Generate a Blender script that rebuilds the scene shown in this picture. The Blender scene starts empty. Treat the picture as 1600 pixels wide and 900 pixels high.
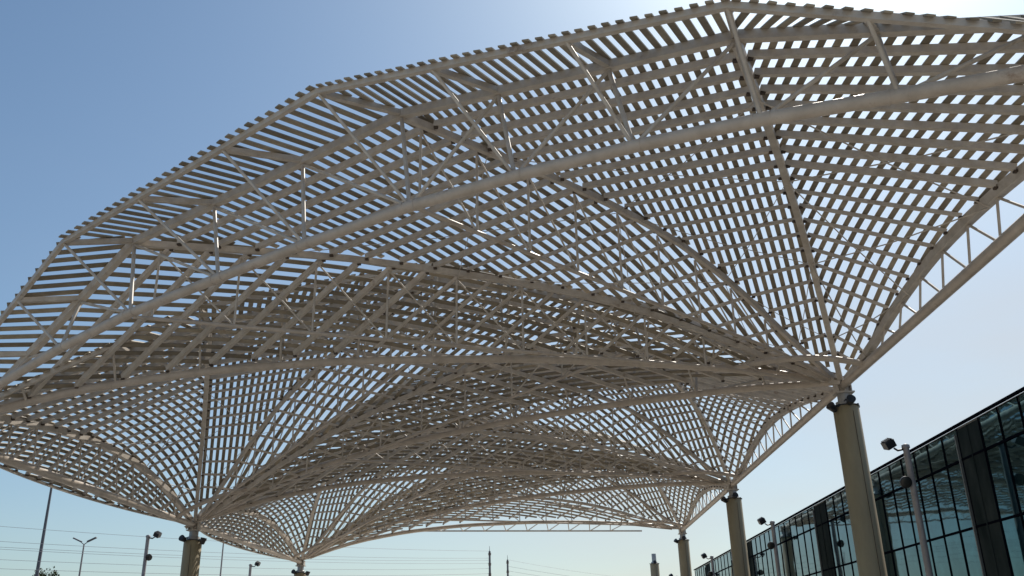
import bpy, math, random
import numpy as np
from mathutils import Vector, Matrix
random.seed(7); rng = np.random.default_rng(7)
sc = bpy.context.scene
COL = sc.collection

# ------------------------------------------------------------------ camera
cd = bpy.data.cameras.new('camera'); cam = bpy.data.objects.new('camera', cd); COL.objects.link(cam)
CR = Matrix(((0.99898, 0.034905, 0.028649), (0.0396, -0.372237, -0.927293), (-0.021703, 0.927481, -0.37324)))
cam.matrix_world = Matrix.Translation((0, 0, 1.6)) @ CR.to_4x4()
cd.sensor_width = 36.0; cd.lens = 1405.0/1600*36.0; cd.clip_start = 0.1; cd.clip_end = 6000
sc.camera = cam
sc.render.resolution_x = 1024; sc.render.resolution_y = 576

# ------------------------------------------------------------------ light
SUN_EL = math.radians(47); SUN_AZ = math.radians(26)      # azimuth from +Y towards +X
w = bpy.data.worlds.new('World'); sc.world = w; w.use_nodes = True
nt = w.node_tree; bg = nt.nodes['Background']
sky = nt.nodes.new('ShaderNodeTexSky'); sky.sky_type = 'NISHITA'; sky.sun_disc = False
sky.sun_elevation = SUN_EL; sky.sun_rotation = SUN_AZ
sky.altitude = 0; sky.air_density = 1.05; sky.dust_density = 1.2; sky.ozone_density = 2.0
wb = nt.nodes.new('ShaderNodeMix'); wb.data_type = 'RGBA'; wb.blend_type = 'MULTIPLY'; wb.inputs['Factor'].default_value = 1
wb.inputs['B'].default_value = (.93, 1.09, 1.12, 1)          # the picture's slightly cool white balance
nt.links.new(sky.outputs[0], wb.inputs['A']); 
# thin uneven haze low in the sky
tcw = nt.nodes.new('ShaderNodeTexCoord'); sep = nt.nodes.new('ShaderNodeSeparateXYZ'); nt.links.new(tcw.outputs['Generated'], sep.inputs[0])
mr_ = nt.nodes.new('ShaderNodeMapRange'); mr_.inputs['From Min'].default_value = .65; mr_.inputs['From Max'].default_value = .02
mr_.inputs['To Min'].default_value = 0; mr_.inputs['To Max'].default_value = 1.0; mr_.interpolation_type = 'SMOOTHSTEP'
nt.links.new(sep.outputs['Z'], mr_.inputs['Value'])
mpw = nt.nodes.new('ShaderNodeMapping'); mpw.inputs['Scale'].default_value = (1, 1, 3.5); nt.links.new(tcw.outputs['Generated'], mpw.inputs[0])
nzw = nt.nodes.new('ShaderNodeTexNoise'); nzw.inputs['Scale'].default_value = 3.0; nzw.inputs['Detail'].default_value = 6; nt.links.new(mpw.outputs[0], nzw.inputs['Vector'])
mnw = nt.nodes.new('ShaderNodeMapRange'); mnw.inputs['From Min'].default_value = .3; mnw.inputs['From Max'].default_value = .7; mnw.inputs['To Min'].default_value = .55
nt.links.new(nzw.outputs['Fac'], mnw.inputs['Value'])
mx_ = nt.nodes.new('ShaderNodeMapRange'); mx_.inputs['From Min'].default_value = -.55; mx_.inputs['From Max'].default_value = .45; mx_.inputs['To Min'].default_value = 0.12; mx_.inputs['To Max'].default_value = .85
nt.links.new(sep.outputs['X'], mx_.inputs['Value'])
mu0 = nt.nodes.new('ShaderNodeMath'); mu0.operation = 'MULTIPLY'; nt.links.new(mnw.outputs[0], mu0.inputs[0]); nt.links.new(mx_.outputs[0], mu0.inputs[1])
mul = nt.nodes.new('ShaderNodeMath'); mul.operation = 'MULTIPLY'; nt.links.new(mr_.outputs[0], mul.inputs[0]); nt.links.new(mu0.outputs[0], mul.inputs[1])
hz = nt.nodes.new('ShaderNodeMix'); hz.data_type = 'RGBA'; hz.inputs['B'].default_value = (6.8, 6.5, 6.2, 1)
nt.links.new(mul.outputs[0], hz.inputs['Factor']); nt.links.new(wb.outputs['Result'], hz.inputs['A']); nt.links.new(hz.outputs['Result'], bg.inputs[0]); bg.inputs[1].default_value = 0.10
sd = bpy.data.lights.new('sun', 'SUN'); sd.energy = 5.0; sd.angle = math.radians(0.5); sd.color = (1, .93, .83)
so = bpy.data.objects.new('sun', sd); COL.objects.link(so)
sv = Vector((math.sin(SUN_AZ)*math.cos(SUN_EL), math.cos(SUN_AZ)*math.cos(SUN_EL), math.sin(SUN_EL)))
so.rotation_euler = (-sv).to_track_quat('-Z', 'Y').to_euler(); so.location = sv*200
sc.view_settings.view_transform = 'Standard'; sc.view_settings.look = 'None'
sc.view_settings.exposure = -0.03; sc.view_settings.gamma = 1.0; sc.view_settings.use_curve_mapping = False

# ------------------------------------------------------------------ materials
def mat(name, col, rough=.6, metal=0., col2=None, scale=1.5, rust=0., stretch=(1, 1, 1), bump=0., detail=6, spec=.5, island=0.):
    m = bpy.data.materials.new(name); m.use_nodes = True; n = m.node_tree.nodes; l = m.node_tree.links
    b = n['Principled BSDF']; b.inputs['Roughness'].default_value = rough; b.inputs['Metallic'].default_value = metal
    b.inputs['Specular IOR Level'].default_value = spec
    tc = n.new('ShaderNodeTexCoord'); mp = n.new('ShaderNodeMapping'); mp.inputs['Scale'].default_value = stretch
    l.new(tc.outputs['Object'], mp.inputs[0])
    nz = n.new('ShaderNodeTexNoise'); nz.inputs['Scale'].default_value = scale; nz.inputs['Detail'].default_value = detail
    nz.inputs['Roughness'].default_value = .65
    l.new(mp.outputs[0], nz.inputs['Vector'])
    cr = n.new('ShaderNodeValToRGB'); cr.color_ramp.elements[0].position = .32; cr.color_ramp.elements[1].position = .7
    c2 = col2 or tuple(c*.72 for c in col)
    cr.color_ramp.elements[0].color = (*c2, 1); cr.color_ramp.elements[1].color = (*col, 1)
    l.new(nz.outputs['Fac'], cr.inputs[0]); out = cr.outputs[0]
    if rust:
        n2 = n.new('ShaderNodeTexNoise'); n2.inputs['Scale'].default_value = 1.1; n2.inputs['Detail'].default_value = 9; n2.inputs['Roughness'].default_value = .7
        l.new(tc.outputs['Object'], n2.inputs['Vector'])
        r2 = n.new('ShaderNodeValToRGB'); r2.color_ramp.elements[0].position = .68-rust*.1; r2.color_ramp.elements[1].position = .76
        r2.color_ramp.elements[0].color = (0, 0, 0, 1); r2.color_ramp.elements[1].color = (1, 1, 1, 1)
        l.new(n2.outputs['Fac'], r2.inputs[0])
        mx = n.new('ShaderNodeMix'); mx.data_type = 'RGBA'; l.new(r2.outputs[0], mx.inputs['Factor']); l.new(out, mx.inputs['A'])
        mx.inputs['B'].default_value = (.17, .085, .04, 1); out = mx.outputs['Result']
    if island:
        ge = n.new('ShaderNodeNewGeometry'); mr = n.new('ShaderNodeMapRange'); mr.inputs['To Min'].default_value = 1-island; mr.inputs['To Max'].default_value = 1+island*.4
        l.new(ge.outputs['Random Per Island'], mr.inputs['Value'])
        mm = n.new('ShaderNodeMix'); mm.data_type = 'RGBA'; mm.blend_type = 'MULTIPLY'; mm.inputs['Factor'].default_value = 1
        l.new(out, mm.inputs['A']); l.new(mr.outputs[0], mm.inputs['B']); out = mm.outputs['Result']
    l.new(out, b.inputs['Base Color'])
    if bump:
        bp = n.new('ShaderNodeBump'); bp.inputs['Strength'].default_value = bump; bp.inputs['Distance'].default_value = .02
        l.new(nz.outputs['Fac'], bp.inputs['Height']); l.new(bp.outputs[0], b.inputs['Normal'])
    return m
M_STEEL = mat('painted_steel', (.62, .575, .515), .5, col2=(.45, .40, .345), scale=3.0, rust=.6, island=.16)
M_TUBE = mat('painted_tube', (.58, .51, .44), .42, col2=(.42, .36, .30), scale=2.2, rust=.6)
M_SLAT = mat('slat_boards', (.37, .32, .245), .6, col2=(.26, .22, .16), scale=2.5, rust=.3, island=.40)
M_BRACKET = mat('bracket_steel', (.10, .07, .05), .7, col2=(.04, .03, .025), scale=8)
M_STUB = mat('galvanised_steel', (.46, .46, .45), .4, .3, col2=(.36, .36, .35), scale=4)
M_SHAFT = mat('column_paint', (.37, .315, .20), .7, col2=(.28, .235, .15), scale=2.0, stretch=(1, 1, .25), bump=.25, detail=8)
M_BLACK = mat('black_plastic', (.02, .022, .03), .35, scale=6)
M_LENS = mat('lamp_glass', (.03, .03, .03), .3, scale=3)
M_POLE = mat('grey_pole_paint', (.33, .31, .31), .5, col2=(.25, .235, .235), scale=5)
M_DARKPOLE = mat('dark_pole', (.14, .15, .18), .6, scale=5)
M_WIRE = mat('wire', (.34, .37, .41), .6, scale=5)
M_ASPHALT = mat('asphalt', (.06, .058, .055), .9, col2=(.04, .04, .04), scale=14, bump=.3)
M_PAVE = mat('concrete_paving', (.51, .46, .39), .85, col2=(.43, .39, .33), scale=.6, bump=.2)
M_SOIL = mat('dry_soil', (.36, .29, .20), .95, col2=(.27, .22, .15), scale=.2)
M_KERB = mat('kerb_stone', (.45, .44, .42), .8, scale=3)
M_PAINT = mat('road_paint', (.75, .75, .72), .6, scale=9)
M_FRAME = mat('mullion_metal', (.006, .007, .013), .6, 0, scale=4, spec=0.0)
M_STONE = mat('dark_cladding', (.042, .052, .052), .6, col2=(.018, .026, .027), scale=1.3, stretch=(1, 1, .5), spec=0.0)
M_TRIM = mat('light_trim', (.14, .15, .15), .4, scale=4)
M_ROOF = mat('roof_sheet', (.3, .3, .3), .8, scale=1)
M_BARK = mat('bark', (.10, .075, .05), .9, scale=6)
M_LEAF = mat('leaves', (.075, .10, .035), .6, col2=(.04, .06, .02), scale=1.5)
M_INS = mat('insulator', (.13, .10, .09), .3, scale=4)
def glass_mat():
    m = bpy.data.materials.new('facade_glass'); m.use_nodes = True; n = m.node_tree.nodes; l = m.node_tree.links
    b = n['Principled BSDF']; b.inputs['Roughness'].default_value = .03
    b.inputs['Base Color'].default_value = (.10, .22, .25, 1); b.inputs['Metallic'].default_value = .9
    tc = n.new('ShaderNodeTexCoord')
    nz = n.new('ShaderNodeTexNoise'); nz.inputs['Scale'].default_value = .8; nz.inputs['Detail'].default_value = 2
    l.new(tc.outputs['Object'], nz.inputs['Vector'])
    bp = n.new('ShaderNodeBump'); bp.inputs['Strength'].default_value = .15; bp.inputs['Distance'].default_value = .02
    l.new(nz.outputs['Fac'], bp.inputs['Height']); l.new(bp.outputs[0], b.inputs['Normal'])
    n3 = n.new('ShaderNodeTexNoise'); n3.inputs['Scale'].default_value = .9; n3.inputs['Detail'].default_value = 8; n3.inputs['Roughness'].default_value = .75
    l.new(tc.outputs['Object'], n3.inputs['Vector'])
    cr = n.new('ShaderNodeValToRGB'); cr.color_ramp.elements[0].position = .3; cr.color_ramp.elements[1].position = .75
    cr.color_ramp.elements[0].color = (.03, .095, .12, 1); cr.color_ramp.elements[1].color = (.06, .17, .205, 1)
    l.new(n3.outputs['Fac'], cr.inputs[0]); l.new(cr.outputs[0], b.inputs['Base Color'])
    return m
M_GLASS = glass_mat()

# ------------------------------------------------------------------ helpers
V = lambda *a: np.array(a, float)
class MB:
    def __init__(s): s.v = []; s.f = []; s.sm = []
    def add(s, vs, fs, smooth=False):
        o = len(s.v); s.v += [tuple(map(float, p)) for p in vs]; s.f += [tuple(i+o for i in f) for f in fs]; s.sm += [smooth]*len(fs)
    def frames(s, pts):
        P = [np.array(p, float) for p in pts]; T = []
        for i in range(len(P)):
            a = P[max(i-1, 0)]; b = P[min(i+1, len(P)-1)]; t = b-a; T.append(t/max(np.linalg.norm(t), 1e-9))
        out = []
        for p, t in zip(P, T):
            up = V(0, 0, 1) if abs(t[2]) < .95 else V(0, 1, 0)
            sd = np.cross(t, up); sd /= np.linalg.norm(sd); u = np.cross(sd, t); out.append((p, sd, u))
        return out
    def tube(s, pts, r, n=10, r2=None, cap=True):
        F = s.frames(pts); m = len(F); vs = []; fs = []
        for i, (p, a, b) in enumerate(F):
            rr = r if r2 is None else r+(r2-r)*i/(m-1)
            for k in range(n):
                c = 2*math.pi*k/n; vs.append(p+a*rr*math.cos(c)+b*rr*math.sin(c))
        for i in range(m-1):
            for k in range(n):
                fs.append((i*n+k, i*n+(k+1) % n, (i+1)*n+(k+1) % n, (i+1)*n+k))
        s.add(vs, fs, True)
        if cap:
            o = len(s.v); e = [s.v[o-m*n+k] for k in range(n)]; e2 = [s.v[o-n+k] for k in range(n)]
            s.add(e, [tuple(range(n))]); s.add(e2, [tuple(range(n))])
        return s
    def beam(s, pts, w_, h, drop=0.):
        F = s.frames(pts); m = len(F); vs = []; fs = []
        for p, a, b in F:
            for sx, sz in ((-.5, -.5), (.5, -.5), (.5, .5), (-.5, .5)): vs.append(p+a*w_*sx+b*h*sz-V(0, 0, drop))
        for i in range(m-1):
            for k in range(4): fs.append((i*4+k, i*4+(k+1) % 4, i*4+4+(k+1) % 4, i*4+4+k))
        fs += [(0, 1, 2, 3), ((m-1)*4, (m-1)*4+1, (m-1)*4+2, (m-1)*4+3)]
        s.add(vs, fs); return s
    def box(s, c, sz, rot=None):
        c = np.array(c, float); h = np.array(sz, float)/2; vs = []
        for z in (-1, 1):
            for x, y in ((-1, -1), (1, -1), (1, 1), (-1, 1)):
                q = V(x*h[0], y*h[1], z*h[2])
                if rot is not None: q = np.array(rot @ Vector(q))
                vs.append(c+q)
        s.add(vs, [(3, 2, 1, 0), (4, 5, 6, 7), (0, 1, 5, 4), (1, 2, 6, 5), (2, 3, 7, 6), (3, 0, 4, 7)]); return s
    def lathe(s, prof, n=24, c=(0, 0, 0), axis=None):
        vs = []; fs = []; R = axis
        for r, z in prof:
            for k in range(n):
                a = 2*math.pi*k/n; q = Vector((r*math.cos(a), r*math.sin(a), z))
                if R is not None: q = R @ q
                vs.append((q[0]+c[0], q[1]+c[1], q[2]+c[2]))
        for i in range(len(prof)-1):
            for k in range(n): fs.append((i*n+k, i*n+(k+1) % n, (i+1)*n+(k+1) % n, (i+1)*n+k))
        s.add(vs, fs, True); s.add([vs[k] for k in range(n)], [tuple(reversed(range(n)))]); s.add([vs[-n+k] for k in range(n)], [tuple(range(n))])
        return s
    def build(s, name, m, parent=None, label=None, cat=None, group=None, kind=None):
        if not s.v: return None
        me = bpy.data.meshes.new(name); me.from_pydata(s.v, [], s.f); me.materials.append(m)
        me.polygons.foreach_set('use_smooth', s.sm); me.update()
        o = bpy.data.objects.new(name, me); COL.objects.link(o)
        if parent is not None: o.parent = parent
        return tag(o, label, cat, group, kind)
def tag(o, label=None, cat=None, group=None, kind=None):
    for k, v in (('label', label), ('category', cat), ('group', group), ('kind', kind)):
        if v: o[k] = v
    return o
def empty(name, loc, label, cat, group=None, rz=0.):
    o = bpy.data.objects.new(name, None); COL.objects.link(o); o.location = loc; o.rotation_euler = (0, 0, rz); o.empty_display_size = .3
    return tag(o, label, cat, group)
def copy_tree(o, parent=None):
    c = o.copy(); COL.objects.link(c)
    if parent is not None: c.parent = parent
    for ch in o.children: copy_tree(ch, c)
    return c

# ------------------------------------------------------------------ setting
def sheet(name, x0, y0, x1, y1, z, m):
    b = MB(); b.add([(x0, y0, z), (x1, y0, z), (x1, y1, z), (x0, y1, z)], [(0, 1, 2, 3)]); return b.build(name, m, kind='structure')
sheet('ground', -3000, -3000, 3000, 3000, -.12, M_SOIL)
b = MB(); b.box((-3, 55, -.06), (45.6, 190, .12)); b.build('pavement', M_PAVE, kind='structure')
sheet('road', -60, -60, -27, 200, -.112, M_ASPHALT)
b = MB()
for i in range(28): b.add([(-43.6, -50+i*9, -.106), (-43.4, -50+i*9, -.106), (-43.4, -46+i*9, -.106), (-43.6, -46+i*9, -.106)], [(0, 1, 2, 3)])
b.build('road_markings', M_PAINT, kind='structure')
b = MB(); b.box((-26, 55, -.04), (.3, 190, .16)); b.build('kerb', M_KERB, kind='structure')

# ------------------------------------------------------------------ canopy geometry
R = lambda k: V(10.21, 10+20*k, 9.68)
L = lambda k: V(-16.99, 24.03+20*k, 7.55)
base = lambda x: 7.55+(x+16.99)/27.2*2.13
canopy = empty('shade_canopy', (0, 0, 0), 'huge arched steel lattice canopy with slatted roof, standing on two rows of columns', 'canopy')
NL = 22
TT = (0, .07, .14, .3, .45, .6, .75, .9, 1)
PROF = {
 'near': (0, .6, 1.2, 2.47, 3.03, 3.30, 3.33, 3.12, 2.96),
 'mid':  (0, .6, 1.1, 2.55, 3.5, 3.98, 4.22, 4.32, 4.44),
 'far':  (0, .55, 1.1, 2.4, 3.12, 3.55, 3.88, 3.95, 4.0),
 'sideR': (0, .15, .25, .85, 1.15, 1.12, .85, .4, 0),
 'sideL': (0, .42, .85, 1.5, 1.75, 1.72, 1.5, 1.1, .7),
 'rear': (0, .40, .75, 1.35, 1.70, 1.85, 1.70, 1.15, .5)}
def prof(name, t):                         # smooth interpolation
    y = PROF[name]; out = np.interp(t, TT, y)
    return .5*out+.25*(np.interp(max(t-.06, 0), TT, y)+np.interp(min(t+.06, 1), TT, y)) if t > .03 else out
TUBEX = ([0, .055, .12, .25, .41, .6, .75, .87, .94, 1], [.1, .40, .70, 1.10, 1.45, 1.6, 1.45, 1.05, .6, .1])   # from the right column to the left one
strut_count = [0]; spare_strut = MB(); spare_purlin = MB(); brackets = MB(); rods = MB()
def strut(a, b_, r, parent):
    if strut_count[0] < 100:
        strut_count[0] += 1; MB().tube([a, b_], r, 8).build('strut', M_STEEL, parent)
    else: spare_strut.tube([a, b_], r, 6)

def truss_nodes(N, F, s_list, off, z_list):
    d = (F-N)[:2]; n = V(-d[1], d[0]); n /= np.linalg.norm(n)
    if n[1] < 0: n = -n
    out = []
    for s, z, o in zip(s_list, z_list, off if hasattr(off, '__len__') else [off]*len(s_list)):
        p = N[:2]+d*s+n*o; out.append(V(p[0], p[1], z))
    return out, n

def fan(A, N, F, side, front=False):
    """one triangular bay: apex column A, near base column N (same side as A), far base column F"""
    d = (F-N)[:2]; Ln = np.linalg.norm(d)
    n = V(-d[1], d[0])/Ln
    if n[1] < 0: n = -n
    # vertex positions of first purlin and fascia
    if front:
        s_p = [0, .245, .497, .785, 1]; s_f = [.035, .234, .523, .816, 1]; off_f = [-.3, -1.2, -1.25, -.7, -.15]; po = .7
        zf_rel = [-.68, 2.34, 4.38, 3.85, .75]
        scl = [1, 1, 1, 1, 1]
    else:
        s_p = [0, .25, .5, .75, 1]; s_f = [0, .25, .5, .75, 1]; off_f = [-.3, -1.2, -1.3, -1.0, -.2]; po = .8
        zf_rel = [.1, 3.1, 4.3, 2.75, .2]
        scl = [1, 1.08, 1.04, .84, 1]
    names = ['sideR' if side == 'R' else 'sideL', 'near', 'mid', 'far', 'rear']
    sd_ = (A-N)[:2]; sd_ /= np.linalg.norm(sd_); rd = (A-F)[:2]; rd /= np.linalg.norm(rd)
    q = [N[:2]+d*s+n*po for s in s_p]
    q[0] = N[:2]+sd_*po/(n@sd_); q[4] = F[:2]+rd*po/(n@rd)
    f = []
    for s, o, zr in zip(s_f, off_f, zf_rel):
        p = N[:2]+d*s+n*o; f.append(V(p[0], p[1], base(p[0])+zr))
    def rib(i, t):
        p = A[:2]+(q[i]-A[:2])*t; return V(p[0], p[1], base(p[0])+.12+prof(names[i], t)*scl[i])
    ts = [k/NL for k in range(NL, 0, -1)]
    lev = [[f[i] for i in range(5)]]+[[rib(i, t) for i in range(5)] for t in ts]
    if side == 'L':                                   # drooping eave outside the left chord
        for j, row in enumerate(lev):
            if j == 0: row.insert(0, row[0]+V(-.3, -.2, -.25))
            else:
                t = ts[j-1]; y = row[0][1]; bulge = (1-abs(2*t-1)**2.2)
                row.insert(0, V(A[0]-.25-1.55*bulge, y, 7.66+.12*t+.1*bulge))
    nf = len(lev[0])-1
    sgn = 1 if side == 'R' else -1
    dirs = [.07, .37, .76, 2.3]
    dirs = [sgn*v for v in dirs]
    if side == 'L': dirs = [0]+dirs
    facets = []
    for i in range(nf):
        dv = V(dirs[i], 1); dv /= np.linalg.norm(dv); pn = V(dv[1], -dv[0])
        mb = MB()
        allp = [row[i][:2] for row in lev]+[row[i+1][:2] for row in lev]
        pr = [p@pn for p in allp]; lo, hi = min(pr), max(pr)
        pitch = .262 if not (side == 'L' and i == 0) else .17
        if i == nf-1: pitch = .235 if front else .27
        if i == nf-2: pitch = .31
        nsl = int((hi-lo)/pitch)
        for k in range(nsl+1):
            c = lo+(k+.5)*pitch+random.uniform(-.006, .006); prev = None; path = []; paths = []; PD = []
            for j, row in enumerate(lev):
                a, e = row[i], row[i+1]
                da = a[:2]@pn-c; de = e[:2]@pn-c
                if abs(da-de) < 1e-6: prev = None; continue
                wv = da/(da-de); p = a+(e-a)*wv; pdir = (e-a)/np.linalg.norm(e-a)
                cur = (wv, p); PD.append((p[:2].copy(), pdir))
                if prev is not None:
                    w0, p0 = prev; w1, p1 = cur
                    t0, t1 = 0., 1.
                    dw = w1-w0
                    if abs(dw) < 1e-9:
                        ok = 0 <= w0 <= 1
                    else:
                        ta, tb = (0-w0)/dw, (1-w0)/dw
                        if ta > tb: ta, tb = tb, ta
                        t0, t1 = max(0, ta), min(1, tb); ok = t1-t0 > 1e-3
                    if ok:
                        u0 = p0+(p1-p0)*t0; u1 = p0+(p1-p0)*t1
                        if path and np.linalg.norm(path[-1]-u0) < 1e-3: path.append(u1)
                        else:
                            if len(path) > 1: paths.append(path)
                            path = [u0, u1]
                    else:
                        if len(path) > 1: paths.append(path)
                        path = []
                prev = cur
            if len(path) > 1: paths.append(path)
            for path in paths:
                if sum(np.linalg.norm(path[m+1]-path[m]) for m in range(len(path)-1)) < .18: continue
                P = [np.array(x) for x in path]
                # butt ends out past the fascia
                e0 = P[0]-P[1]; e0 /= np.linalg.norm(e0)
                if any(abs(np.cross(lev[0][i+1][:2]-lev[0][i][:2], P[0][:2]-lev[0][i][:2])) < .02 for _ in (0,)): P[0] = P[0]+e0*(random.uniform(.08, .11) if i == nf-1 else random.uniform(.17, .205))
                zz = random.uniform(0, .006)
                vs = []; fs = []; wd = (.075 if i == nf-2 else .067) if front else (.078 if i == nf-2 else .071)
                for ip, p in enumerate(P):
                    tg = P[min(ip+1, len(P)-1)]-P[max(ip-1, 0)]; tg /= np.linalg.norm(tg)
                    pdir = min(PD, key=lambda g: (g[0][0]-p[0])**2+(g[0][1]-p[1])**2)[1]
                    wvv = pdir-pdir.dot(tg)*tg; wvv /= max(np.linalg.norm(wvv), 1e-6)
                    if wvv[0]*pn[0]+wvv[1]*pn[1] < 0: wvv = -wvv
                    nv = np.cross(wvv, tg); nv = nv if nv[2] > 0 else -nv
                    for sx, z in ((-wd, .012), (wd, .012), (wd, .045), (-wd, .045)): vs.append(p+wvv*sx+nv*(z+zz))
                m_ = len(P)
                for u in range(m_-1):
                    for k4 in range(4): fs.append((u*4+k4, u*4+(k4+1) % 4, u*4+4+(k4+1) % 4, u*4+4+k4))
                fs += [(0, 1, 2, 3), (m_*4-4, m_*4-3, m_*4-2, m_*4-1)]
                mb.add(vs, fs)
        panel = mb.build('slat_panel', M_SLAT, canopy)
        facets.append(panel)
        # purlins
        for j, row in enumerate(lev):
            if j == 0 or j == len(lev)-1: continue
            big = j <= 9; first = j == 1
            wd = .17 if first else (.125 if big else .08); h = .20 if first else (.15 if big else .09)
            if side == 'L' and i == 0: wd, h = .10, .11
            a, e = row[i], row[i+1]; L_ = np.linalg.norm(e-a)
            if L_ < .25: continue
            u = (e-a)/L_
            if first: a2, e2 = a-u*.02, e+u*.02
            else: a2, e2 = a+u*min(.12, L_*.2), e-u*min(.12, L_*.2)
            tgt = MB() if front else spare_purlin
            tgt.beam([a2, e2], wd, h, drop=h/2+.002*(i % 2))
            if front: tgt.build('purlin', M_STEEL, panel)
            if not first and L_ > .6:
                for c_ in (a2+u*.03, e2-u*.03): brackets.box(c_-V(0, 0, h+.02), (.10, .10, .045))
    # fascia beam
    fp = [row for row in lev[0]]
    MB().beam([p-V(0, 0, .06) for p in fp], .11, .13).build('fascia_beam', M_STEEL, canopy)
    # ribs (surface beams along the fold lines)
    o = 1 if side == 'L' else 0
    for i in range(5):
        pts = [rib(i, t) for t in np.linspace(.03, 1, 24)]
        if i == 0:
            MB().beam(pts, .20, .24, drop=.14).build('edge_rib', M_STEEL, canopy)
        elif i == 1: MB().beam(pts, .17, .26, drop=.20).build('rib', M_STEEL, canopy)
        elif i < 4: MB().beam(pts, .12, .18, drop=.15).build('rib', M_STEEL, canopy)
    if side == 'L': MB().beam([row[0]-V(0, 0, .05) for row in lev[1:]], .08, .10).build('eave_rail', M_STEEL, canopy)
    # rib trusses below folds 2 and 3
    for i, zend, zin in ((2, 2.2, .45), (3, 1.95, .35)):
        nb = 10; tt = np.linspace(.12, .99, nb*2+1)
        low = []
        for t in np.linspace(.04, .99, 14):
            p = rib(i, t); zl = base(p[0])+zin*min(1, t/.2)+(zend-zin)*t**1.15*(1 if i == 2 else .95)
            low.append(V(p[0], p[1], min(zl, p[2]-.3)))
        MB().tube(low, .055, 8).build('rib_chord', M_TUBE, canopy)
        def lowat(t):
            p = rib(i, t); zl = base(p[0])+zin*min(1, t/.2)+(zend-zin)*t**1.15*(1 if i == 2 else .95); return V(p[0], p[1], min(zl, p[2]-.3))
        nds = np.linspace(.14, .97, 10)
        for a_, b_ in zip(nds[:-1], nds[1:]):
            tm = a_+(b_-a_)*.12
            strut(rib(i, b_)-V(0, 0, .36), lowat(b_), .033, canopy); strut(rib(i, b_)-V(0, 0, .36), lowat(a_), .026, canopy)
    # base truss
    nodes = np.arange(0, 13)/12
    def alongp(row, s_tab, s):
        for i in range(4):
            if s <= s_tab[i+1]+1e-9:
                u = (s-s_tab[i])/(s_tab[i+1]-s_tab[i]); return row[i]+(row[i+1]-row[i])*u
    fr = lev[0][o:]; pr_ = lev[1][o:]
    third = lambda tab: np.interp(nodes*12, [0, 3, 6, 9, 12], tab)
    Fn = [alongp(fr, s_f, s) for s in third(s_f)]; Pn = [alongp(pr_, s_p, s) for s in third(s_p)]
    if front:
        sb = [0, .02, .05, .085, .12, .162, .2, .232, .27, .308, .35, .389, .43, .471, .52, .564, .61, .649, .70, .746, .79, .830, .87, .907, .95, 1]
        zb = np.interp(sb, [0, .108, .162, .232, .308, .389, .471, .564, .649, .746, .830, .907, .96, 1], [9.1, 9.37, 9.58, 9.86, 10.06, 10.17, 10.19, 10.02, 9.80, 9.52, 9.08, 8.5, 8.0, 7.6])
        sn = np.interp(nodes*12, [0, 2, 3, 4, 5, 6, 7, 8, 9, 10, 12], [0, .162, .232, .308, .389, .471, .564, .649, .746, .830, 1])
    else:
        sb = np.linspace(0, 1, 26)
        g = (lambda s: np.interp(s, *TUBEX)) if side == 'L' else (lambda s: np.interp(s, *TUBEX))
        # TUBEX runs from right column to left column
        zb = []
        for s in sb:
            x = N[0]+(F[0]-N[0])*s; rr = (10.21-x)/27.2; zb.append(base(x)+(np.interp(rr-.03, *TUBEX)+np.interp(rr+.03, *TUBEX)+np.interp(rr, *TUBEX))/3)
        sn = nodes
    B = [V(*(N[:2]+d*s), z) for s, z in zip(sb, zb)]
    Bn = [V(*(N[:2]+d*s), np.interp(s, sb, zb)) for s in sn]
    tb0 = MB().tube(B, .122, 16)
    for k in range(1, 12):
        u = Bn[k]-Bn[k-1]; u /= np.linalg.norm(u); tb0.tube([Bn[k]-u*.16, Bn[k]-u*.13], .132, 16); tb0.tube([Bn[k]+u*.13, Bn[k]+u*.16], .132, 16)
    tb0.build('bottom_chord', M_TUBE, canopy)
    for k in range(1, 12):
        strut(Bn[k], Fn[k]-V(0, 0, .08), .038, canopy)
        strut(Bn[k], Pn[k]-V(0, 0, .2), .05, canopy)
        if front: kk = k+1 if k >= 6 else None; k2 = k-1 if k <= 6 else None
        else: kk = k+1 if k >= 6 else None; k2 = k-1 if k <= 6 else None
        if kk is not None and kk < 12: strut(Bn[k], Pn[kk]-V(0, 0, .2), .038, canopy)
        if k2 is not None and k2 > 0: strut(Bn[k], Pn[k2]-V(0, 0, .2), .042, canopy)
        if front: MB().beam([Fn[k]+(Pn[k]-Fn[k])*.02, Fn[k]+(Pn[k]-Fn[k])*.97], .12, .13, drop=.075).build('outrigger', M_STEEL, canopy)
        else: spare_strut.beam([Fn[k]+(Pn[k]-Fn[k])*.02, Fn[k]+(Pn[k]-Fn[k])*.97], .12, .13, drop=.075)
    # side chord + struts
    C0, C1 = A.copy(), N.copy(); C0[2] -= .02; C1[2] -= .02
    MB().tube([C0+(C1-C0)*t for t in np.linspace(.0, 1, 8)], .14, 14).build('side_chord', M_TUBE, canopy)
    bt = np.arange(.115, .97, .0775)
    for k, t_ in enumerate(bt):
        for tt_ in (t_-.03875, t_+.03875):
            if tt_ > .09 and tt_ < .96: strut(C0+(C1-C0)*t_, rib(0, tt_)-V(0, 0, .22), .034, canopy)
    # head ties: curved tube around the apex
    a0 = C0+(C1-C0)*.125
    tb_ = np.linspace(0, 1, 9)
    rp = F+(A-F)*.86
    x = rp[0]; rr = (10.21-x)/27.2
    rp = V(rp[0], rp[1], base(x)+np.interp(rr, *TUBEX))
    mid = (a0+rp)/2+V(0, -.0, .32)+(N-A)/20*.9
    crv = [a0*(1-u)**2+2*mid*u*(1-u)+rp*u*u for u in tb_]
    MB().tube(crv, .10, 12).build('head_tie', M_TUBE, canopy)
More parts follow.
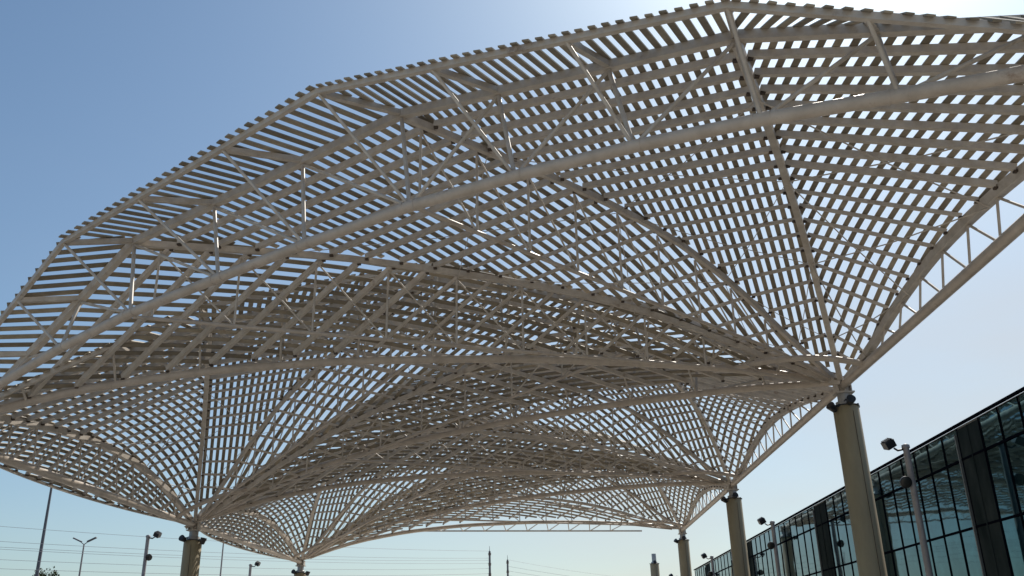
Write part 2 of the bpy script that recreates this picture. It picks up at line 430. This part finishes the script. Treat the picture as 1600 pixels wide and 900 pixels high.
    # wire braces
    for i in range(0, 3):
        for (t0, t1) in ((.86, .60), (.60, .34), (.34, .14)):
            for a_, b_ in ((rib(i, t0), rib(i+1, t1)), (rib(i, t1), rib(i+1, t0))):
                rods.tube([a_-V(0, 0, .32), (a_+b_)/2-V(0, 0, .42), b_-V(0, 0, .32)], .012 if i else .018, 5)
    return dict(rib=rib, lev=lev)

Fa = fan(R(1), R(0), L(0), 'R', True)
fan(L(1), L(0), R(1), 'L')
fan(R(2), R(1), L(1), 'R')
fan(L(2), L(1), R(2), 'L')
fan(R(3), R(2), L(2), 'R')
# far end truss between the last left and right columns
N_, F_ = R(3), L(2); d_ = F_-N_; sb = np.linspace(0, 1, 26)
Bp = []
for s in sb:
    x = N_[0]+d_[0]*s; Bp.append(V(*(N_[:2]+d_[:2]*s), base(x)+(np.interp(s-.03, *TUBEX)+np.interp(s+.03, *TUBEX)+np.interp(s, *TUBEX))/3))
MB().tube(Bp, .13, 12).build('bottom_chord', M_TUBE, canopy)
nn = V(-d_[1], d_[0]); nn /= np.linalg.norm(nn); nn = nn if nn[1] > 0 else -nn
fl = [V(*(N_[:2]+d_[:2]*s+nn*2), 9.86) for s in (.09, .75)]
MB().beam(fl, .09, .10).build('tie_beam', M_STEEL, canopy)
for k in range(10):
    s = .18+k*.058; p = fl[0]+(fl[1]-fl[0])*((s-.09)/.66)
    for ds in (-.02, .02):
        pb = V(*(N_[:2]+d_[:2]*(s+ds)), np.interp(s+ds, sb, [b_[2] for b_ in Bp])); strut(p, pb, .035, canopy)
tag(spare_strut.build('strut', M_STEEL, canopy), kind='stuff')
tag(spare_purlin.build('purlin', M_STEEL, canopy), kind='stuff')
brackets.build('bracket', M_BRACKET, canopy, kind='stuff')
rods.build('brace_rod', M_STEEL, canopy, kind='stuff')
# node plates on the column heads
def head(p):
    b = MB(); b.box(p+V(0, 0, -.02), (.62, .5, .05)); b.box(p+V(0, 0, .30), (.5, .42, .04))
    for sx in (-.22, 0, .22): b.box(p+V(sx, 0, .14), (.035, .46, .32))
    b.box(p+V(0, 0, .15), (.3, .3, .3)); b.build('node_plate', M_STEEL, canopy)
for k in range(4): head(R(k)-V(0, 0, .25))
for k in range(3): head(L(k)-V(0, 0, .25))

# ------------------------------------------------------------------ columns
def column(top, label, rad=.42, free=0.):
    c = empty('round_column', (top[0], top[1], 0), label, 'column', 'round columns under the canopy')
    h = top[2]-.25; hs = top[2]-.72
    MB().lathe([(rad+.25, 0), (rad+.25, .12), (rad+.03, .2), (rad, .22), (rad, hs-.03), (rad-.03, hs)], 40).build('shaft', M_SHAFT, c)
    b = MB(); b.box((rad*.2, -rad*.985, hs/2), (.012, .03, hs-.5)); b.build('seam', M_BRACKET, c)
    MB().lathe([(.215, hs-.05), (.215, h-.02+free), (.20, h+free)], 24).build('stub', M_STUB, c)
    MB().lathe([(.30, hs), (.30, hs+.14), (.215, hs+.17)], 24).build('cap_ring', M_STUB, c)
    t = MB(); pts = [(rad*math.cos(a)*1.02, rad*math.sin(a)*1.02, hs-.02) for a in np.linspace(0, 2*math.pi, 25)]
    t.tube(pts, .024, 6, cap=False)
    for a in range(8): t.box((rad*1.04*math.cos(a*.785), rad*1.04*math.sin(a*.785), hs-.02), (.06, .06, .07))
    t.build('collar', M_BLACK, c)
    return c, hs
def spot(loc, rz, tilt, label, group='spotlights clamped to the column heads'):
    s = empty('spotlight', loc, label, 'spotlight', group, rz)
    R_ = Matrix.Rotation(tilt, 3, 'X')
    MB().lathe([(.07, -.16), (.10, -.13), (.13, .02), (.15, .10), (.15, .14)], 16, (0, -.17, -.06), R_).build('housing', M_BLACK, s)
    MB().lathe([(.13, .142), (.12, .146)], 16, (0, -.17, -.06), R_).build('lens', M_LENS, s)
    b = MB(); b.box((0, -.05, 0), (.22, .06, .05)); b.box((-.16, -.13, -.03), (.02, .2, .05)); b.box((.16, -.13, -.03), (.02, .2, .05)); b.build('bracket', M_BLACK, s)
names_r = ['nearest right-hand column, outside the right picture edge', 'tall olive round column nearest on the right, in front of the glass facade',
 'olive round column on the right between the nearest and the third, its foot before the glass facade',
 'slim-looking third round column of the right row, left of the facade end', 'far bare-topped round column standing free beyond the canopy end, nothing on its stub']
for k in range(5):
    p = R(k); c, hs = column(p, names_r[k], free=.42 if k == 4 else 0.)
    if k in (1, 2, 3, 4):
        wh = ['', 'nearest right', 'second right', 'third right', 'free-standing far'][k]
        if k < 4: spot((p[0]-.40, p[1]-.25, hs-.06), math.radians(-60), math.radians(55), 'black spotlight hanging on the left of the %s column head' % wh)
        spot((p[0]-.02, p[1]-.44, hs+.10), math.radians(0), math.radians(70), 'small black spotlight on the front rim of the %s column head' % wh)
names_l = ['left-hand column nearest the viewer, outside the left picture edge', 'thick round column at lower left carrying the canopy corner', 'short visible round column top left of centre, second of the left row']
for k in range(3):
    p = L(k); c, hs = column(p, names_l[k])
    if k:
        wh = ['', 'lower left', 'second left'][k]
        spot((p[0]+.42, p[1]-.2, hs-.02), math.radians(70), math.radians(15), 'black spotlight hanging on the right of the %s column head' % wh)
        spot((p[0]-.22, p[1]-.40, hs+.06), math.radians(-20), math.radians(70), 'small black spotlight on the front rim of the %s column head' % wh)

# ------------------------------------------------------------------ lamp posts
def lamp_post(x, y, h, s, label):
    o = empty('lamp_post', (x, y, 0), label, 'lamp post', 'slim grey lamp posts with black floodlights')
    MB().lathe([(.2, 0), (.2, .03), (.115, .05), (.105, h-.1), (.10, h)], 20).build('pole', M_POLE, o)
    MB().lathe([(.135, h-.08), (.135, h+.02), (.05, h+.06)], 20).build('cap', M_POLE, o)
    b = MB(); b.tube([(s*.08, 0, h-.12), (s*.30, -.02, h-.16), (s*.42, -.04, h-.08)], .035, 8); b.build('arm', M_BLACK, o)
    R_ = Matrix.Rotation(s*math.radians(28), 3, 'Y') @ Matrix.Rotation(math.radians(18), 3, 'X')
    b = MB(); b.box((s*.58, -.05, h+.06), (.34, .34, .26), R_)
    for k in range(5): b.box(np.array((s*.58, -.05, h+.06))+np.array(R_ @ Vector((-.12+k*.06, 0, .15))), (.015, .3, .05), R_)
    fl_ = b.build('floodlight', M_BLACK, o)
    b = MB(); b.box(np.array((s*.58, -.05, h+.06))+np.array(R_ @ Vector((0, 0, -.136))), (.28, .28, .012), R_); b.build('lens', M_LENS, fl_)
    R2 = Matrix.Rotation(math.radians(105), 3, 'X')
    b = MB(); b.lathe([(.05, -.17), (.13, -.12), (.20, 0), (.20, .05)], 20, (s*.26, -.10, h-1.25), R2)
    b.tube([(s*.08, 0, h-1.36), (s*.26, -.04, h-1.36)], .03, 8); g = b.build('round_lamp', M_BLACK, o)
    MB().lathe([(.175, .052), (.12, .075), (.02, .08)], 20, (s*.26, -.10, h-1.25), R2).build('lens', M_LENS, g)
LR = ['grey lamp post nearest on the right, in front of the glass facade', 'second grey lamp post on the right, right of the middle olive column', 'third small lamp post at the far end of the glass facade', 'tiny far lamp post between the last two right columns']
for k in range(4): lamp_post(12.43, 31.2+20*k, 7.81, -1, LR[k])
LL = ['grey lamp post at lower left beside the thick left column', 'small lamp post between the two left columns']
for k in range(2): lamp_post(-24.0, 55+20*k, 8.45, 1, LL[k])

# ------------------------------------------------------------------ glass building
XB = 14.0; Y0, Y1 = -8.0, 90.3; H = 8.28
bd = empty('glass_building', (XB, Y0, 0), 'long dark teal glass office building with black mullions along the right side', 'building')
def lb(): return MB()
o_ = V(XB, Y0, 0)
b = MB(); b.box((14.3, (Y1-Y0)/2, H/2-.1), (28, Y1-Y0-.3, H-.4)); b.build('wall', M_STONE, bd)
b = MB(); b.box((14.2, (Y1-Y0)/2, H-.12), (28.3, Y1-Y0, .2)); b.build('roof', M_ROOF, bd)
b = MB(); b.box((-.02, (Y1-Y0)/2, H+.02), (.12, Y1-Y0+.1, .07)); b.build('parapet_rail', M_FRAME, bd)
dark = [(10, 12), (29.05, 30.7), (46.5, 48.5), (64.4, 66.5), (82, 84)]
zs = [0.1, 2.8, 4.99, 7.18, H-.02]
fr = MB(); ypos = np.arange(Y0, Y1+.1, 1.36)
def isdark(y): return any(a-.01 <= y <= b_+.01 for a, b_ in dark)
edges = [Y0]+[v for ab in dark for v in ab]+[Y1]
for a, b_ in zip(edges[0::2], edges[1::2]):
    nb = max(1, round((b_-a)/1.36)); st = (b_-a)/nb
    for z0, z1 in zip(zs[:-1], zs[1:]):
        g = MB()
        for k in range(nb):
            y0, y1 = a+k*st+.04, a+(k+1)*st-.04
            j = [random.uniform(-.008, .008) for _ in range(4)]
            g.box((.06, (y0+y1)/2-Y0, (z0+z1)/2), (.03, y1-y0, z1-z0-.06), Matrix.Rotation(random.uniform(-.004, .004), 3, 'Z') @ Matrix.Rotation(random.uniform(-.004, .004), 3, 'Y'))
        g.build('window', M_GLASS, bd)
    for k in range(nb+1): fr.box((.035, a+k*st-Y0, H/2), (.045, .038, H-.1))
for z in zs[1:-1]: fr.box((.03, (Y1-Y0)/2, z), (.055, Y1-Y0, .07))
fr.build('mullion', M_FRAME, bd)
for a, b_ in dark:
    g = MB(); g.box((.05, (a+b_)/2-Y0, H/2), (.06, b_-a-.1, H-.2)); g.box((.015, (a+b_)/2-Y0, H/2), (.05, .05, H-.2)); g.build('dark_panel', M_STONE, bd)
    g = MB(); g.box((-.01, b_-Y0+.06, H/2-.1), (.10, .06, H-.3)); g.build('light_trim', M_TRIM, bd)

# ------------------------------------------------------------------ far masts, street lights, wires, tree
m_ = empty('light_mast', (-44.3, 80, 0), 'tall thin dark mast rising behind the left canopy eave', 'mast')
MB().lathe([(.22, 0), (.09, 17.0)], 12).build('pole', M_DARKPOLE, m_)
b = MB(); b.box((-.55, 0, 16.9), (.9, .12, .10)); b.box((-1.0, 0, 16.85), (.35, .3, .15)); b.build('lamp_head', M_DARKPOLE, m_)
m_ = empty('light_mast', (-35.2, 100, 0), 'thin pale mast behind the canopy edge between the two left columns', 'mast')
MB().lathe([(.13, 0), (.07, 13.6)], 10).build('pole', M_POLE, m_)
s_ = empty('street_light', (-45.6, 90, 0), 'distant street light with two short arms forming a V, lower left', 'street light')
MB().lathe([(.14, 0), (.07, 12.2)], 10).build('pole', M_POLE, s_)
for sx in (-1, 1):
    b = MB(); b.tube([(0, 0, 12.15), (sx*.35, 0, 12.4)], .04, 6); b.beam([(sx*.3, 0, 12.42), (sx*1.15, 0, 12.80)], .28, .12); b.build('lamp_head', M_DARKPOLE, s_)
def power_pole(x, y, h, label, n):
    p = empty('power_pole', (x, y, 0), label, 'power pole', 'thin dark power poles in the distance')
    MB().lathe([(.17, 0), (.10, h)], 10).build('pole', M_DARKPOLE, p)
    MB().lathe([(.03, h), (.015, h+.5)], 8).build('tip', M_DARKPOLE, p)
    for k in range(n):
        z = h-.25-k*1.0
        b = MB(); b.lathe([(.11, z-.18), (.17, z-.10), (.11, z-.04), (.17, z+.02), (.11, z+.10)], 10); b.build('insulator', M_INS, p)
power_pole(-5.85, 95, 11.0, 'taller left one of two thin dark poles at bottom centre', 4)
power_pole(-4.46, 105, 11.0, 'shorter right one of two thin dark poles at bottom centre', 3)
def wire(a, b_, sag, label):
    a = np.array(a, float); b_ = np.array(b_, float)
    pts = [a+(b_-a)*u-V(0, 0, sag*4*u*(1-u)) for u in np.linspace(0, 1, 14)]
    MB().tube(pts, .012, 5).build('power_line', M_WIRE, None, label, 'power line', 'power lines crossing the low sky')
Lz = [(10.27, 11.0), (9.31, 10.3), (8.95, 10.1), (8.82, 9.8), (8.16, 9.3), (7.59, 8.8)]
nm = ['topmost', 'second from top', 'third from top', 'fourth from top', 'second lowest', 'lowest']
for i, (za, zb_) in enumerate(Lz):
    a = V(-36.2, 60, za); e = V(-5.85, 95, zb_); a2 = a+(a-e)*.25
    wire(a2, e, .5, '%s thin power line left of the taller pole' % nm[i])
for i, z in enumerate((11.0, 10.3, 9.8, 9.3)):
    wire((-4.46, 105, z), (30, 175, z+1.6), .8, '%s thin power line right of the shorter pole' % nm[i])
# tree
def tree(x, y, h, r, label, seed):
    rg = random.Random(seed); t = empty('tree', (x, y, 0), label, 'tree')
    b = MB(); b.tube([(0, 0, 0), (.1, 0, h*.3), (0, .1, h*.6), (.05, 0, h*.9)], .25, 10, r2=.05)
    tips = []
    for k in range(16):
        a = rg.uniform(0, 6.28); z = h*rg.uniform(.35, .8); l = r*rg.uniform(.5, 1.); e = (math.cos(a)*l, math.sin(a)*l, min(z+h*rg.uniform(.1, .25), h*.97))
        b.tube([(0, 0, z), (e[0]*.5, e[1]*.5, z+(e[2]-z)*.6), e], .07, 6, r2=.02); tips.append(e)
    tips.append((0, 0, h*.97)); b.build('trunk', M_BARK, t)
    c = MB()
    for e in tips:
        for k in range(260):
            g = [rg.gauss(0, 1) for _ in range(3)]; p = V(e[0]+g[0]*r*.17, e[1]+g[1]*r*.17, e[2]+g[2]*h*.045)
            u = V(rg.gauss(0, 1), rg.gauss(0, 1), rg.gauss(0, 1)); u /= np.linalg.norm(u); v = np.cross(u, V(.3, .5, .8)); v /= np.linalg.norm(v); s = rg.uniform(.08, .17)
            c.add([p-u*s, p+v*s*.6, p+u*s, p-v*s*.6], [(0, 1, 2, 3)])
    c.build('crown', M_LEAF, t)
tree(-53.8, 100, 9.9, 1.6, 'dark green tree top just showing at the lower left edge', 3)
